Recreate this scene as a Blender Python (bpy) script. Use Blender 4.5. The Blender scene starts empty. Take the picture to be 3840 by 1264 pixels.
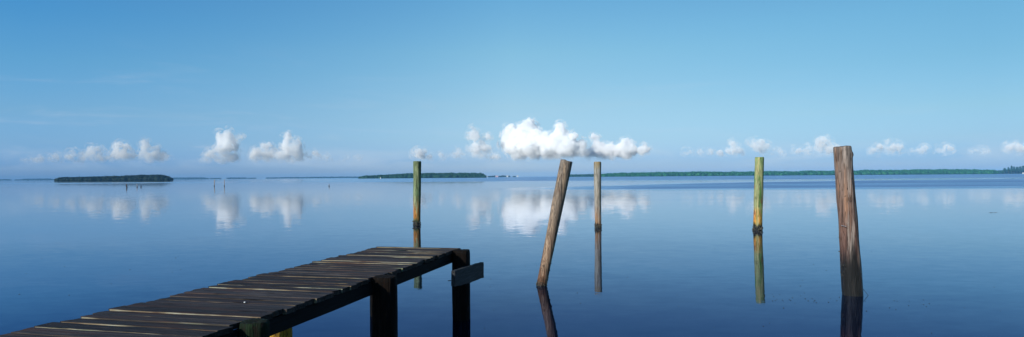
import bpy, math, random
import numpy as np
from mathutils import Vector, Matrix, noise as mn

random.seed(7)
rng = np.random.default_rng(11)
sc = bpy.context.scene
C = sc.collection

# ---------------------------------------------------------------- camera
F = 2450.0                       # focal length in photo pixels (3840 wide)
CX, CY = 1920.0, 662.6
TH = math.atan(0.0069)           # slight roll of the photographer's camera
H = 1.95                         # eye height over the water
ct, st = math.cos(TH), math.sin(TH)
cam = bpy.data.cameras.new('camera')
camo = bpy.data.objects.new('camera', cam)
C.objects.link(camo)
sc.camera = camo
cam.sensor_width = 36.0
cam.sensor_fit = 'HORIZONTAL'
cam.lens = 36.0 * F / 3840.0
cam.shift_y = (CY - 632.0) / 3840.0
cam.clip_start = 0.1
cam.clip_end = 90000
m = Matrix(((ct, st, 0, 0), (0, 0, -1, 0), (-st, ct, 0, H), (0, 0, 0, 1)))
camo.matrix_world = m

def ray(px, py):
    a = (px - CX) / F; b = (CY - py) / F
    return Vector((a * ct + b * st, 1.0, -a * st + b * ct))
def ground(px, py, z=0.0):
    r = ray(px, py); t = (z - H) / r.z
    return Vector((r.x * t, r.y * t, z))
def at(px, py, Y):
    r = ray(px, py)
    return Vector((r.x * Y, Y, H + r.z * Y))

# ---------------------------------------------------------------- light
SUN_AZ, SUN_EL = math.radians(225), math.radians(25)
S = Vector((math.sin(SUN_AZ) * math.cos(SUN_EL), math.cos(SUN_AZ) * math.cos(SUN_EL), math.sin(SUN_EL)))
sl = bpy.data.lights.new('sun', 'SUN')
sl.energy = 4.6; sl.angle = math.radians(0.5); sl.color = (1.0, 0.93, 0.82)
so = bpy.data.objects.new('sun', sl); C.objects.link(so)
so.rotation_euler = S.to_track_quat('Z', 'Y').to_euler()
so.location = (0, 0, 60)
sc.view_settings.view_transform = 'Standard'
sc.view_settings.look = 'None'
sc.view_settings.exposure = 0
sc.view_settings.gamma = 1
sc.render.engine = 'CYCLES'
sc.cycles.use_denoising = True
sc.cycles.max_bounces = 36
sc.cycles.transparent_max_bounces = 24
sc.cycles.volume_bounces = 32
sc.cycles.caustics_reflective = False
sc.cycles.sample_clamp_indirect = 4.0

# ---------------------------------------------------------------- node helper
class NT:
    def __init__(s, tree):
        s.t = tree; s.n = tree.nodes; s.l = tree.links
    def new(s, typ, **kw):
        nd = s.n.new(typ)
        for k, v in kw.items(): setattr(nd, k, v)
        return nd
    def link(s, a, b): s.l.new(a, b)
    def put(s, sock, v):
        if hasattr(v, 'is_linked') or isinstance(v, bpy.types.NodeSocket): s.l.new(v, sock)
        elif v is not None:
            if isinstance(v, (tuple, list)) and len(v) == 3 and sock.type == 'RGBA': v = (*v, 1)
            sock.default_value = v
    def math(s, op, a, b=None, c=None, clamp=False):
        nd = s.n.new('ShaderNodeMath'); nd.operation = op; nd.use_clamp = clamp
        s.put(nd.inputs[0], a); s.put(nd.inputs[1], b)
        if c is not None: s.put(nd.inputs[2], c)
        return nd.outputs[0]
    def vmath(s, op, a, b=None):
        nd = s.n.new('ShaderNodeVectorMath'); nd.operation = op
        s.put(nd.inputs[0], a)
        if op == 'SCALE': s.put(nd.inputs[3], b)
        elif b is not None: s.put(nd.inputs[1], b)
        return nd.outputs[1] if op in ('LENGTH', 'DOT_PRODUCT') else nd.outputs[0]
    def sep(s, v):
        nd = s.n.new('ShaderNodeSeparateXYZ'); s.put(nd.inputs[0], v); return nd.outputs
    def comb(s, x, y, z):
        nd = s.n.new('ShaderNodeCombineXYZ')
        for i, v in enumerate((x, y, z)): s.put(nd.inputs[i], v)
        return nd.outputs[0]
    def mix(s, f, a, b, mode='MIX'):
        nd = s.n.new('ShaderNodeMix'); nd.data_type = 'RGBA'; nd.blend_type = mode; nd.clamp_factor = True
        s.put(nd.inputs[0], f); s.put(nd.inputs[6], a); s.put(nd.inputs[7], b)
        return nd.outputs[2]
    def noise(s, v, scale, detail=3, rough=0.55, dist=0.0, col=False):
        nd = s.n.new('ShaderNodeTexNoise'); s.put(nd.inputs['Vector'], v)
        nd.inputs['Scale'].default_value = scale; nd.inputs['Detail'].default_value = detail
        nd.inputs['Roughness'].default_value = rough; nd.inputs['Distortion'].default_value = dist
        return nd.outputs[1] if col else nd.outputs[0]
    def scale(s, v, k):
        nd = s.n.new('ShaderNodeMapping'); s.put(nd.inputs[0], v); nd.inputs[3].default_value = k
        return nd.outputs[0]
    def ramp(s, f, stops, interp='LINEAR'):
        nd = s.n.new('ShaderNodeValToRGB'); s.put(nd.inputs[0], f)
        cr = nd.color_ramp; cr.interpolation = interp
        while len(cr.elements) < len(stops): cr.elements.new(0.5)
        for e, (p, c) in zip(cr.elements, sorted(stops, key=lambda q: q[0])):
            e.position = p
            if not isinstance(c, (tuple, list)): c = (c, c, c)
            e.color = (*c[:3], 1)
        return nd.outputs[0]
    def rng(s, v, a, b, c=0.0, d=1.0, smooth=True):
        nd = s.n.new('ShaderNodeMapRange'); nd.interpolation_type = 'SMOOTHSTEP' if smooth else 'LINEAR'
        s.put(nd.inputs[0], v)
        for i, q in zip((1, 2, 3, 4), (a, b, c, d)): nd.inputs[i].default_value = q
        return nd.outputs[0]
    def coord(s, w='Object'):
        return s.n.new('ShaderNodeTexCoord').outputs[w]

def srgb(r, g, b):
    f = lambda c: c / 12.92 if c <= 0.04045 else ((c + 0.055) / 1.055) ** 2.4
    return tuple(f(v / 255.0) for v in (r, g, b))

def mat(name):
    mt = bpy.data.materials.new(name); mt.use_nodes = True
    nt = NT(mt.node_tree)
    b = nt.n['Principled BSDF']
    return mt, nt, b
def bump(nt, b, h, strength=0.5, dist=0.01):
    nd = nt.new('ShaderNodeBump'); nd.inputs['Strength'].default_value = strength
    nd.inputs['Distance'].default_value = dist
    nt.link(h, nd.inputs['Height']); nt.link(nd.outputs[0], b.inputs['Normal'])

# ---------------------------------------------------------------- world
world = bpy.data.worlds.new('World'); sc.world = world; world.use_nodes = True
wt = NT(world.node_tree)
bg = wt.n['Background']
sky = wt.new('ShaderNodeTexSky', sky_type='NISHITA')
sky.sun_disc = False; sky.sun_elevation = SUN_EL; sky.sun_rotation = SUN_AZ
sky.air_density = 1.0; sky.dust_density = 0.6; sky.ozone_density = 1.6; sky.altitude = 0
d = wt.coord('Generated')
dx, dy, dz = wt.sep(d)
#SKYGRADE
GL = [(0.2122, (0.0362, 0.0971, 0.1403)), (0.1499, (0.0452, 0.0968, 0.1357)), (0.0857, (0.0521, 0.0904, 0.1404)), (0.0467, (0.0474, 0.0856, 0.1647)), (0.0205, (0.0418, 0.0832, 0.1986)), (0.0074, (0.0439, 0.0884, 0.2208)), (0.0025, (0.0489, 0.0979, 0.2384))]
GC = [(0.2611, (0.0712, 0.1246, 0.1379)), (0.1855, (0.0839, 0.1215, 0.1266)), (0.1066, (0.084, 0.1056, 0.1223)), (0.0581, (0.072, 0.0968, 0.1378)), (0.0255, (0.0604, 0.0894, 0.166)), (0.0092, (0.062, 0.0984, 0.1902)), (0.0031, (0.0695, 0.1103, 0.2083))]
GR = [(0.2137, (0.0515, 0.0908, 0.1014)), (0.151, (0.0506, 0.082, 0.0949)), (0.0864, (0.0524, 0.0757, 0.0973)), (0.047, (0.0475, 0.0709, 0.1128)), (0.0207, (0.0412, 0.0688, 0.1378)), (0.0075, (0.044, 0.0749, 0.1595)), (0.0025, (0.0481, 0.0827, 0.1719))]
def low(g): return [(p, ((c[0] * 1.17, c[1] * 1.02, c[2] * 0.94) if p < 0.012 else c)) for p, c in g]
GL, GC, GR = low(GL), low(GC), low(GR)
elf = wt.math('DIVIDE', dz, 0.3, clamp=True)
rl, rc, rr = [wt.ramp(elf, [(p / 0.3, tuple(c / 0.3 for c in q)) for p, q in g]) for g in (GL, GC, GR)]
hl = wt.math('SQRT', wt.math('ADD', wt.math('MULTIPLY', dx, dx), wt.math('MULTIPLY', dy, dy)))
sa_ = wt.math('DIVIDE', dx, hl)
fl = wt.rng(sa_, -0.596, 0.0, 1.0, 0.0, smooth=False)
fr = wt.rng(sa_, 0.0, 0.587, 0.0, 1.0, smooth=False)
grade = wt.mix(fr, wt.mix(fl, rc, rl), rr)
graded = wt.mix(1.0, sky.outputs[0], wt.vmath('SCALE', grade, 2.0), 'MULTIPLY')
# thin high streaks of cirrus
cs = wt.noise(wt.scale(wt.vmath('ADD', d, (3.3, 0, 0)), (5, 5, 42)), 1.0, 6, 0.62, 0.6)
ce = wt.math('MULTIPLY', wt.rng(dz, 0.02, 0.05), wt.rng(dz, 0.20, 0.08, 0, 1))
leftb = wt.rng(sa_, -0.15, -0.45, 0.35, 1.0)
cf = wt.math('MULTIPLY', wt.math('MULTIPLY', wt.rng(cs, 0.50, 0.78), ce), wt.math('MULTIPLY', leftb, 0.30))
graded = wt.mix(cf, graded, (4.2, 4.6, 5.4, 1))
vn = wt.noise(wt.scale(d, (6, 6, 30)), 1.0, 5, 0.6, 0.3)
vf = wt.math('MULTIPLY', wt.math('MULTIPLY', wt.rng(dz, 0.008, 0.022), wt.rng(dz, 0.055, 0.026, 0, 1)), wt.rng(vn, 0.40, 0.66))
graded = wt.mix(wt.math('MULTIPLY', vf, 0.30), graded, (4.2, 4.8, 5.3, 1))
bg.inputs[1].default_value = 0.15
wt.link(graded, bg.inputs[0])
#ENDGRADE

# ---------------------------------------------------------------- mesh helpers
def link(o, parent=None):
    C.objects.link(o)
    if parent is not None: o.parent = parent
    return o
def mesh_obj(name, V, Fc, material=None, parent=None, smooth=False, attr=None, mats=None, midx=None, loc=None):
    me = bpy.data.meshes.new(name)
    V = np.asarray(V, dtype=np.float32)
    if isinstance(Fc, np.ndarray):
        n, k = Fc.shape
        me.vertices.add(len(V)); me.vertices.foreach_set('co', V.ravel())
        me.loops.add(n * k); me.loops.foreach_set('vertex_index', Fc.astype(np.int32).ravel())
        me.polygons.add(n); me.polygons.foreach_set('loop_start', np.arange(0, n * k, k, dtype=np.int32))
        me.update(calc_edges=True)
    else:
        me.from_pydata(V.tolist(), [], [list(map(int, f)) for f in Fc]); me.update()
    if smooth: me.polygons.foreach_set('use_smooth', np.ones(len(me.polygons), dtype=bool))
    if attr is not None:
        for k_, a in attr.items():
            at_ = me.attributes.new(k_, 'FLOAT', 'POINT'); at_.data.foreach_set('value', np.asarray(a, dtype=np.float32))
    for mm in (mats or ([material] if material else [])): me.materials.append(mm)
    if midx is not None: me.polygons.foreach_set('material_index', np.asarray(midx, dtype=np.int32))
    me.validate()
    o = bpy.data.objects.new(name, me)
    if loc is not None: o.location = loc
    return link(o, parent)
def tag(o, label=None, cat=None, group=None, kind=None):
    if label: o['label'] = label
    if cat: o['category'] = cat
    if group: o['group'] = group
    if kind: o['kind'] = kind
    return o
def empty(name, loc):
    o = bpy.data.objects.new(name, None); o.location = loc; o.empty_display_size = 0.3
    return link(o)

_ico = {}
def ico(sub):
    if sub not in _ico:
        import bmesh
        bm = bmesh.new(); bmesh.ops.create_icosphere(bm, subdivisions=sub, radius=1.0)
        v = np.array([p.co[:] for p in bm.verts]); f = np.array([[q.index for q in p.verts] for p in bm.faces])
        bm.free(); _ico[sub] = (v, f)
    return _ico[sub]
class Acc:
    def __init__(s): s.V = []; s.F = []; s.n = 0; s.A = []
    def add(s, v, f, a=None):
        s.V.append(np.asarray(v, float)); s.F.append(np.asarray(f) + s.n); s.n += len(v)
        if a is not None: s.A.append(a)
    def get(s): return np.concatenate(s.V), np.concatenate(s.F)

def fbm(p, sc_, oct_=4):
    return mn.fractal(Vector(p) * sc_, 1.0, 2.0, oct_)

# ---------------------------------------------------------------- water
wm, nt, b = mat('sea_water')
geo = nt.new('ShaderNodeNewGeometry')
P = geo.outputs['Position']
px_, py_, pz_ = nt.sep(P)
dist = nt.vmath('LENGTH', P)
# wind-ruffled patches far out, wider towards the right
lown = nt.noise(nt.scale(P, (0.004, 0.012, 1)), 1.0, 2)
yw = nt.math('ADD', py_, nt.math('MULTIPLY', nt.math('SUBTRACT', lown, 0.5), 70.0))
xr = nt.math('DIVIDE', px_, py_)
rightness = nt.rng(xr, -0.10, 0.25)
rightfar = nt.rng(xr, -0.5, 0.1)
yfar = nt.math('SUBTRACT', yw, nt.math('ADD', 108.0, nt.math('MULTIPLY', nt.math('MAXIMUM', xr, 0.0), 150.0)))
b1 = nt.math('MULTIPLY', nt.math('MULTIPLY', nt.rng(yw, 76, 106), nt.rng(yfar, 0, 16, 1, 0)), rightness)
b2 = nt.math('MULTIPLY', nt.rng(yw, 255, 300), rightfar)
b2l = nt.math('MULTIPLY', nt.math('MULTIPLY', nt.rng(yw, 300, 330), nt.rng(yw, 380, 450, 1, 0)), 0.35)
streak = nt.noise(nt.scale(P, (0.006, 0.09, 1)), 1.0, 4, 0.6)
stk = nt.rng(streak, 0.35, 0.62)
patch = nt.math('MAXIMUM', nt.math('MAXIMUM', b1, b2), b2l)
patch = nt.math('MULTIPLY', patch, nt.math('ADD', nt.math('MULTIPLY', stk, 0.5), 0.5), clamp=True)
fine = nt.noise(nt.scale(P, (0.05, 0.35, 1)), 1.0, 4, 0.7)
patch = nt.math('MULTIPLY', patch, nt.rng(fine, 0.3, 0.6, 0.55, 1.0))
edge = nt.math('MULTIPLY', nt.math('MULTIPLY', nt.rng(dist, 30, 70), nt.rng(streak, 0.52, 0.7)), 0.18)
patch = nt.math('MAXIMUM', patch, nt.math('MULTIPLY', edge, rightness))
# ripples
n1 = nt.noise(nt.scale(P, (2.2, 4.5, 1)), 1.0, 2, 0.5, 0.3, col=True)
n2 = nt.noise(nt.scale(P, (9.0, 16.0, 1)), 1.0, 2, 0.6, 0.2, col=True)
n0 = nt.noise(nt.scale(P, (0.35, 0.8, 1)), 1.0, 2, 0.5, 0.2, col=True)
def cen(c, k): return nt.vmath('SCALE', nt.vmath('SUBTRACT', c, (0.5, 0.5, 0.5)), k)
calm = nt.vmath('ADD', nt.vmath('ADD', cen(n1, 0.022), cen(n2, 0.010)), cen(n0, 0.007))
rough_w = nt.vmath('ADD', cen(n1, 0.16), cen(n2, 0.12))
slope = nt.vmath('ADD', calm, nt.vmath('SCALE', rough_w, patch))
sx, sy, sz = nt.sep(slope)
nrm = nt.vmath('NORMALIZE', nt.comb(nt.math('MULTIPLY', sx, 0.45), sy, 1.0))
out_ = nt.n['Material Output']; nt.n.remove(b)
fz = nt.new('ShaderNodeFresnel'); fz.inputs['IOR'].default_value = 1.33; nt.link(nrm, fz.inputs['Normal'])
body = nt.new('ShaderNodeBsdfDiffuse'); body.inputs[0].default_value = (0.0012, 0.0035, 0.012, 1)
gl = nt.new('ShaderNodeBsdfGlossy'); nt.link(nt.math('ADD', 0.035, nt.math('MULTIPLY', patch, 0.45)), gl.inputs['Roughness'])
nt.link(nrm, gl.inputs['Normal'])
glc = (nt.ramp(fz.outputs[0], [(0.0, (0.55, 0.62, 1.0)), (0.28, (0.60, 0.66, 1.0)), (0.42, (0.78, 0.91, 1.16)), (0.62, (0.93, 1.0, 1.12)), (0.85, (1, 1, 1))]))
nt.link(nt.mix(patch, glc, (0.74, 1.0, 1.4)), gl.inputs['Color'])
mx = nt.new('ShaderNodeMixShader'); nt.link(nt.math('MULTIPLY', fz.outputs[0], nt.math('SUBTRACT', 1.0, nt.math('MULTIPLY', patch, 0.48))), mx.inputs[0]); nt.link(body.outputs[0], mx.inputs[1]); nt.link(gl.outputs[0], mx.inputs[2])
nt.link(mx.outputs[0], out_.inputs[0])
R = 6000.0
seg = 128
V = [(0, 0, 0)] + [(R * math.cos(2 * math.pi * i / seg), R * math.sin(2 * math.pi * i / seg), 0) for i in range(seg)]
Fc = [(0, 1 + i, 1 + (i + 1) % seg) for i in range(seg)]
water = tag(mesh_obj('water', V, Fc, wm), 'calm blue bay water reflecting sky and clouds', kind='structure')

# ---------------------------------------------------------------- wood posts
def post_material(name, zstops, streaks, htop, rough=0.8, spec=0.3):
    """zstops: (height m, colour); streaks: colours mixed in by tall narrow noise"""
    mt, nt, b = mat(name)
    oc = nt.coord()
    x, y, z = nt.sep(oc)
    wob = nt.noise(nt.scale(oc, (9, 9, 1.6)), 1.0, 4, 0.6)
    zz = nt.math('ADD', z, nt.math('MULTIPLY', nt.math('SUBTRACT', wob, 0.5), 0.42 * min(1.0, htop / 2)))
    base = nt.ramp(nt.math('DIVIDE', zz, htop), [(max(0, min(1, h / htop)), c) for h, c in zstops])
    for k, (col, sc3, lo, hi, amt) in enumerate(streaks):
        off = nt.vmath('ADD', oc, (k * 3.1, k * 1.7, k * 5.3))
        s = nt.noise(nt.scale(off, sc3), 1.0, 5, 0.65, 0.3)
        base = nt.mix(nt.math('MULTIPLY', nt.rng(s, lo, hi), amt), base, col)
    grain = nt.noise(nt.scale(oc, (70, 70, 2.5)), 1.0, 5, 0.7, 0.4)
    base = nt.mix(1.0, base, nt.ramp(grain, [(0.3, 0.35), (0.5, 0.9), (0.7, 1.45)]), 'MULTIPLY')
    crack = nt.noise(nt.scale(oc, (26, 26, 0.9)), 1.0, 2, 0.5, 0.6)
    ck = nt.math('SUBTRACT', 1.0, nt.rng(nt.math('ABSOLUTE', nt.math('SUBTRACT', crack, 0.5)), 0.0, 0.03))
    base = nt.mix(nt.math('MULTIPLY', ck, 0.9), base, (0.015, 0.010, 0.008))
    at_ = nt.new('ShaderNodeAttribute', attribute_name='knot')
    base = nt.mix(at_.outputs['Fac'], base, (0.02, 0.014, 0.010))
    wet = nt.new('ShaderNodeAttribute', attribute_name='wet')
    base = nt.mix(nt.math('MULTIPLY', wet.outputs['Fac'], 0.93), base, (0.010, 0.010, 0.009))
    nt.link(base, b.inputs['Base Color'])
    nt.link(nt.math('SUBTRACT', rough, nt.math('MULTIPLY', wet.outputs['Fac'], 0.45)), b.inputs['Roughness'])
    b.inputs['Specular IOR Level'].default_value = spec
    hgt = nt.math('SUBTRACT', nt.math('ADD', grain, nt.math('MULTIPLY', nt.noise(oc, 60, 3), 0.3)), nt.math('MULTIPLY', ck, 0.8))
    bump(nt, b, hgt, 0.7, 0.006)
    return mt

def post_mesh(name, base, top, rb, rt, material, depth=0.6, seg=40, rings=90, rough=0.010, knots=(), wet_h=0.15, wet_n=0.1,
              square=0.0, parent=None, seed=0, flare=0.0, cap_tilt=(0, 0)):
    """tapered, slightly irregular log; origin at the waterline. knots: (z, angle, radius, bulge, dark)"""
    top = Vector(top) - Vector(base)
    Hh = top.z
    V = []; K = []; W = []
    for i in range(rings + 1):
        t = i / rings
        z = -depth + (Hh + depth) * t
        f = z / Hh
        r0 = rb + (rt - rb) * max(-0.2, min(1, f))
        if i == rings: r0 *= 0.955
        for j in range(seg):
            a = 2 * math.pi * j / seg
            ca, sa = math.cos(a), math.sin(a)
            sq = 1.0
            if square: sq = 1 + square * (1 / max(abs(ca), abs(sa)) - 1)
            nn = mn.fractal(Vector((ca * 1.3 + seed * 7, sa * 1.3, z * 0.9)), 1.0, 2.0, 3) * rough * 1.3
            nn += mn.noise(Vector((ca * 5 + seed * 3, sa * 5, z * 1.8))) * rough * 0.55
            nn += mn.noise(Vector((ca * 11 + seed, sa * 11, z * 7))) * rough * 0.22
            k = 0.0
            for kz, ka, kr, kb, kd in knots:
                da = (a - ka + math.pi) % (2 * math.pi) - math.pi
                q = ((z - kz) ** 2 + (da * r0) ** 2) / kr ** 2
                if q < 9: nn += kb * math.exp(-q); k = max(k, kd * math.exp(-q * 1.4))
            r = (r0 + nn) * sq
            zt = z
            if i == rings: zt = z + cap_tilt[0] * ca * rt + cap_tilt[1] * sa * rt + 0.004 * mn.noise(Vector((ca * 4, sa * 4, seed)))
            V.append((top.x * f + ca * r, top.y * f + sa * r, zt))
            K.append(k)
            wl = wet_h + wet_n * mn.fractal(Vector((ca * 1.5, sa * 1.5, z * 0.4 + seed)), 1.0, 2.0, 3) + 0.06 * wet_n * 10 * mn.noise(Vector((ca * 9, sa * 9, seed)))
            W.append(max(0.0, min(1.0, (wl - z) / max(0.03, wet_h * 0.5) + 0.5)))
    Fc = []
    for i in range(rings):
        for j in range(seg):
            j2 = (j + 1) % seg
            Fc.append((i * seg + j, i * seg + j2, (i + 1) * seg + j2, (i + 1) * seg + j))
    o0 = rings * seg
    # rounded rim and end grain disc
    prev = o0
    for q, (rr, dz_) in enumerate(((0.93, 0.003), (0.55, 0.006), (0.2, 0.0))):
        s0 = len(V)
        for j in range(seg):
            vx, vy, vz = V[o0 + j]
            V.append((top.x + (vx - top.x) * rr, top.y + (vy - top.y) * rr, vz + dz_ + 0.006 * mn.noise(Vector((vx * 40 * rr, vy * 40 * rr, seed)))))
            K.append(0.25 + 0.3 * abs(mn.noise(Vector((vx * 20, vy * 20, seed))))); W.append(0)
        for j in range(seg):
            j2 = (j + 1) % seg
            Fc.append((prev + j, prev + j2, s0 + j2, s0 + j))
        prev = s0
    Fc.append(tuple(prev + j for j in range(seg)))
    o = mesh_obj(name, V, Fc, material, parent, smooth=True, attr={'knot': K, 'wet': W}, loc=None if parent else base)
    if parent: o.location = Vector(base) - parent.location
    return o

crm, nt, b = mat('barnacle_shell')
oc = nt.coord()
nt.link(nt.ramp(nt.noise(oc, 45, 3), [(0.35, (0.015, 0.014, 0.010)), (0.55, (0.07, 0.065, 0.045)), (0.75, (0.25, 0.23, 0.17))]), b.inputs['Base Color'])
b.inputs['Roughness'].default_value = 0.6
def barnacles(post, rb, zlo, zhi, n, size=0.018, axis=(0, 0), ang=(0, 2 * math.pi), seed=1, rt=None, name='barnacle_crust'):
    r_ = random.Random(seed)
    ac = Acc(); v0, f0 = ico(1)
    for i in range(n):
        a = r_.uniform(*ang); z = zlo + (zhi - zlo) * r_.random() ** 1.6
        s = size * r_.uniform(0.5, 1.3)
        rr = rb + s * 0.3
        c = np.array([axis[0] * z + math.cos(a) * rr, axis[1] * z + math.sin(a) * rr, z])
        v = v0 * s * np.array([r_.uniform(.7, 1.2), r_.uniform(.7, 1.2), r_.uniform(.6, 1.1)]) * (1 + rng.normal(0, .16, (len(v0), 1)))
        ac.add(v + c, f0)
    V, Fc = ac.get()
    o = mesh_obj(name, V, Fc, crm, post); o['kind'] = 'stuff'
    return o

GREEN = (0.20, 0.265, 0.13); GREENL = (0.33, 0.38, 0.21); GREY = (0.34, 0.31, 0.27)
ORANGE = (0.50, 0.17, 0.03); RUST = (0.27, 0.10, 0.035)
DARKW = (0.012, 0.012, 0.010)
mA = post_material('algae_green_wood', [(0, DARKW), (0.14, DARKW), (0.2, (0.10, 0.09, 0.03)), (0.30, (0.42, 0.17, 0.03)), (0.62, ORANGE), (0.95, (0.24, 0.17, 0.07)), (1.3, GREEN), (2.5, (0.15, 0.19, 0.09))],
    [((0.06, 0.13, 0.05), (7, 7, 0.7), 0.5, 0.65, 0.7), (GREENL, (12, 12, 1.2), 0.5, 0.62, 0.8), ((0.20, 0.15, 0.07), (9, 9, 2), 0.6, 0.7, 0.4)], 2.6)
mD = post_material('mossy_yellow_green_wood', [(0, DARKW), (0.14, DARKW), (0.2, (0.156, 0.117, 0.026)), (0.32, (0.715, 0.312, 0.052)), (0.6, (0.585, 0.260, 0.065)), (0.85, (0.325, 0.351, 0.169)), (1.6, (0.286, 0.325, 0.156)), (2.6, (0.208, 0.312, 0.117))],
    [((0.065, 0.221, 0.026), (8, 8, 0.8), 0.52, 0.62, 0.85), ((0.520, 0.468, 0.221), (13, 13, 0.9), 0.5, 0.62, 0.85), ((0.312, 0.130, 0.065), (7, 7, 2.2), 0.58, 0.66, 0.8)], 2.7)
mB = post_material('weathered_brown_wood', [(0, (0.03, 0.022, 0.015)), (0.1, (0.139, 0.067, 0.036)), (0.5, (0.182, 0.104, 0.068)), (1.0, (0.203, 0.144, 0.104)), (1.5, (0.213, 0.165, 0.125)), (2.2, (0.213, 0.171, 0.136))],
    [((0.427, 0.300, 0.199), (16, 16, 0.6), 0.5, 0.62, 0.75), ((0.128, 0.067, 0.041), (11, 11, 0.7), 0.54, 0.66, 0.7)], 2.3)
mC = post_material('bleached_grey_wood', [(0, DARKW), (0.12, (0.04, 0.03, 0.02)), (0.2, (0.33, 0.19, 0.10)), (0.45, (0.36, 0.22, 0.14)), (0.8, (0.33, 0.28, 0.23)), (2.2, (0.33, 0.31, 0.25)), (2.45, (0.40, 0.30, 0.15))],
    [((0.48, 0.45, 0.40), (14, 14, 0.8), 0.5, 0.62, 0.7), ((0.16, 0.14, 0.09), (10, 10, 1.2), 0.55, 0.66, 0.6), ((0.35, 0.17, 0.09), (12, 12, 1.5), 0.6, 0.68, 0.6)], 2.5)
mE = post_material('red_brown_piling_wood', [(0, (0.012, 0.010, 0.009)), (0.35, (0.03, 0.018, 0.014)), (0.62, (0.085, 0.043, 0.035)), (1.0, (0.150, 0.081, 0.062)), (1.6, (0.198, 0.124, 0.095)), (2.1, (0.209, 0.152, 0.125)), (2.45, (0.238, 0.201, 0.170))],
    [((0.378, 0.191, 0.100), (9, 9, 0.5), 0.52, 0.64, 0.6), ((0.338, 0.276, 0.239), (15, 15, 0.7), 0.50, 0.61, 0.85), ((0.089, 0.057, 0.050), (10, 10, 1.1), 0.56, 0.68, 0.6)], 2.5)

def mk_post(bx, by, tx, ty, wb, wt_, material, label, back=0.0, **kw):
    p = ground(bx, by); Y = p.y
    t = at(tx, ty, Y + back)
    rb = wb / F * Y / 2; rt = wt_ / F * (Y + back) / 2
    o = post_mesh('mooring_post', p, t, rb, rt, material, **kw)
    tag(o, label, 'post', 'wooden mooring posts standing in the bay')
    o['rb'] = rb
    return o, rb, Y
A = math.pi
pA, rA, YA = mk_post(1563.5, 843.5, 1564.5, 605, 26.5, 29.5, mA, 'upright green algae-covered post directly behind the dock end with bright orange lower third', seed=1, wet_h=0.12, wet_n=0.05, rough=0.007)
barnacles(pA, rA, -0.03, 0.16, 90, 0.024, seed=2)
pB, rB, YB = mk_post(2030.5, 1070, 2124.5, 603.5, 39, 47, mB, 'brown weathered post leaning strongly to the right, in the middle of the bay', back=0.12, seed=5, wet_h=0.03, wet_n=0.02, rough=0.006, cap_tilt=(-0.19, 0.0),
    knots=[(1.15, -A / 2 + .5, 0.03, 0.004, 0.8), (0.9, -A / 2 - .7, 0.02, 0.003, 0.8)])
_t = (at(2124.5, 603.5, YB + .12) - ground(2030.5, 1070)); _ax = (_t.x / _t.z, _t.y / _t.z)
barnacles(pB, rB, -0.02, 0.08, 60, 0.012, axis=_ax, seed=3)
barnacles(pB, rB * 1.0, 0.08, 0.85, 55, 0.008, axis=_ax, ang=(-A * .75, .1), seed=4, name='mussel_patch')
pC, rC, YC = mk_post(2243, 854, 2240.5, 607, 23.5, 27.5, mC, 'thin bleached grey upright post with a barnacle ring, just right of the leaning post', seed=9, wet_h=0.06, wet_n=0.03, rough=0.007)
barnacles(pC, rC, -0.03, 0.14, 110, 0.022, seed=6)
pD, rD, YD = mk_post(2841, 863, 2848, 589.7, 32, 32.5, mD, 'mossy bright green and yellow post with orange base, left of the thick brown piling', seed=12, wet_h=0.15, wet_n=0.06, rough=0.010,
    knots=[(1.15, -A * .8, 0.07, 0.006, 0.55), (0.85, -A * .55, 0.03, 0.0, 0.6)])
barnacles(pD, rD, -0.03, 0.13, 90, 0.026, seed=8)
kE = [(2.27, -0.55, 0.045, 0.022, 0.55), (2.30, -0.75, 0.018, -0.004, 0.9), (2.18, -0.75, 0.045, 0.006, 0.75), (2.27, -1.55, 0.012, -0.004, 1), (2.05, -1.6, 0.013, -0.004, 1), (2.05, -1.2, 0.011, -0.004, 1),
      (1.88, -1.15, 0.010, -0.004, 1), (1.56, -1.75, 0.055, 0.012, 0.5), (1.60, -2.1, 0.012, -0.004, 1), (1.52, -1.55, 0.018, -0.004, 0.9), (1.55, -0.75, 0.02, 0.0, 0.9), (1.35, -0.5, 0.02, 0, .9), (0.95, -0.8, 0.016, -0.004, 1), (0.75, -1.3, 0.010, -0.003, 1), (2.0, -2.5, .012, -.003, 1)]
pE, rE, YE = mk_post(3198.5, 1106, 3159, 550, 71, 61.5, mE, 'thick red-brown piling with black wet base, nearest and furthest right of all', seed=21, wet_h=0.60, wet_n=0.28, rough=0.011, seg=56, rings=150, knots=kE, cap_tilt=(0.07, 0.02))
barnacles(pE, rE, 0.3, 1.0, 16, 0.009, axis=(-.068, 0), ang=(A * .88, A * 1.12), seed=14, name='mussel_patch')
# nail sticking out of the thick piling
def rod(name, a, bb, r, material, parent=None, seg=8, r2=None, loc=None):
    a = Vector(a); bb = Vector(bb); d_ = (bb - a).normalized()
    u = d_.orthogonal().normalized(); w = d_.cross(u)
    V = []
    for p_, rr in ((a, r), (bb, r2 if r2 is not None else r)):
        for j in range(seg):
            q = 2 * math.pi * j / seg; V.append(tuple(p_ + (u * math.cos(q) + w * math.sin(q)) * rr))
    Fc = [(j, (j + 1) % seg, seg + (j + 1) % seg, seg + j) for j in range(seg)] + [tuple(range(seg - 1, -1, -1)), tuple(range(seg, 2 * seg))]
    return mesh_obj(name, V, Fc, material, parent, loc=loc)
met, nt, b = mat('bare_nail_metal'); b.inputs['Base Color'].default_value = (0.55, 0.55, 0.55, 1); b.inputs['Metallic'].default_value = 0.7; b.inputs['Roughness'].default_value = 0.4
_n = at(3160, 846, YE - rE * 0.9) - pE.location
rod('nail', _n + Vector((0, .05, 0)), _n + Vector((0.035, -0.045, -0.012)), 0.004, met, pE)
dkw, nt, b = mat('dark_twig'); b.inputs['Base Color'].default_value = (0.02, 0.018, 0.012, 1)
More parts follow.
